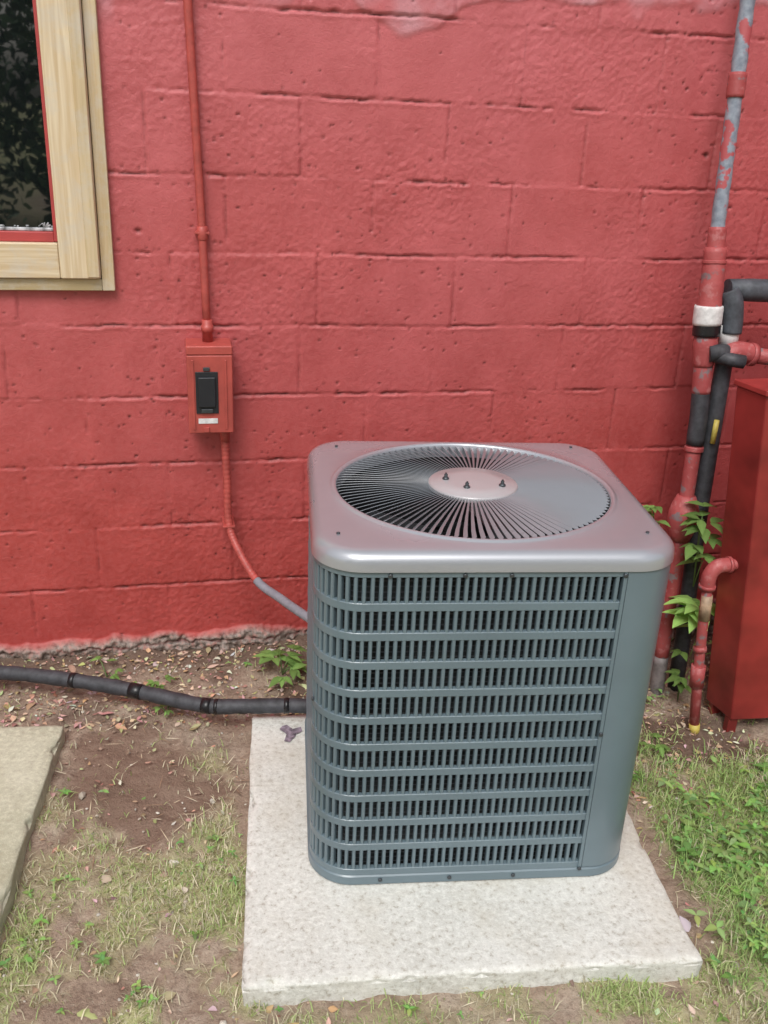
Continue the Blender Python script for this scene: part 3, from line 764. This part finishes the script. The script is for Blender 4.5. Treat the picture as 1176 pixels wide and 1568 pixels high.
# tree line behind the viewpoint (seen reflected in the window)
tl=empty("tree_line"); random.seed(5)
n=26000
g=rng.random((n,3)); tx=-10+14*g[:,0]; clump=fbm(tx,g[:,2]*9,1.4,401,4,.7)
ty=-10.5-2.2*g[:,1]+clump*1.5; tz=-.05+(6.2+1.5*np.sin(tx*.8))*g[:,2]
keep=clump>-.28; tx=tx[keep];ty=ty[keep];tz=tz[keep]; n=len(tx)
S=rng.uniform(.05,.13,n); a=rng.normal(size=(n,3)); a/=np.linalg.norm(a,axis=1)[:,None]; b=np.cross(a,rng.normal(size=(n,3))); b/=np.linalg.norm(b,axis=1)[:,None]
P0=np.stack([tx,ty,tz],-1); V=np.stack([P0-a*S[:,None],P0+b*S[:,None]*.5,P0+a*S[:,None],P0-b*S[:,None]*.5],1).reshape(-1,3)
cc=np.array([.13,.21,.10])*(.3+1.6*rng.random(n)**1.5)[:,None]
np_mesh("crowns",V,np.arange(n*4).reshape(-1,4),TREELEAF,tl,False,np.repeat(cc,4,axis=0))
BARK=simple("bark",(.10,.075,.055),.9)
for i in range(5):
    x=-9+i*2.6; tube("trunk_%d"%i,[(x,-11.2,-.1),(x+.1,-11.2,2.2),(x+.25,-11.3,4.8)],[.2,.15,.06],BARK,tl,n=10)
# ---------------------------------------------------------------- light
world=bpy.data.worlds.new("World"); scene.world=world; world.use_nodes=True; nt=world.node_tree
bg=nt.nodes["Background"]; sky=nt.nodes.new("ShaderNodeTexSky"); sky.sky_type='NISHITA'; sky.sun_disc=False
EL=math.radians(54); AZ=math.radians(200)
sky.sun_elevation=EL; sky.sun_rotation=AZ; sky.air_density=1.0; sky.dust_density=4.5; sky.ozone_density=.6
hs=nt.nodes.new("ShaderNodeHueSaturation"); hs.inputs["Saturation"].default_value=.35
nt.links.new(sky.outputs[0],hs.inputs["Color"]); nt.links.new(hs.outputs[0],bg.inputs[0]); bg.inputs[1].default_value=.15
sd=bpy.data.lights.new("sun",'SUN'); sd.energy=1.5; sd.angle=math.radians(24); sd.color=(1,.98,.955)
so_=bpy.data.objects.new("sun",sd); link(so_)
sv=Vector((math.sin(AZ)*math.cos(EL),math.cos(AZ)*math.cos(EL),math.sin(EL)))
so_.rotation_euler=sv.to_track_quat('Z','Y').to_euler(); so_.location=sv*20
# ---------------------------------------------------------------- camera
yaw,pit,rol,f=.2239,.4037,.0466,1450
Fv=Vector((math.sin(yaw)*math.cos(pit),math.cos(yaw)*math.cos(pit),-math.sin(pit)))
Rv=Vector((math.cos(yaw),-math.sin(yaw),0)); Uv=Rv.cross(Fv)
R2=Rv*math.cos(rol)+Uv*math.sin(rol); U2=-Rv*math.sin(rol)+Uv*math.cos(rol)
cam=bpy.data.cameras.new("camera"); co=bpy.data.objects.new("camera",cam); link(co)
M=Matrix((( R2.x,U2.x,-Fv.x,-.3417),(R2.y,U2.y,-Fv.y,-2.7127),(R2.z,U2.z,-Fv.z,1.608),(0,0,0,1)))
co.matrix_world=M; cam.sensor_fit='HORIZONTAL'; cam.sensor_width=36; cam.lens=f/1176*36; cam.clip_end=500; cam.clip_start=.05
scene.camera=co
scene.view_settings.view_transform='Standard'; scene.view_settings.look='None'; scene.view_settings.exposure=0
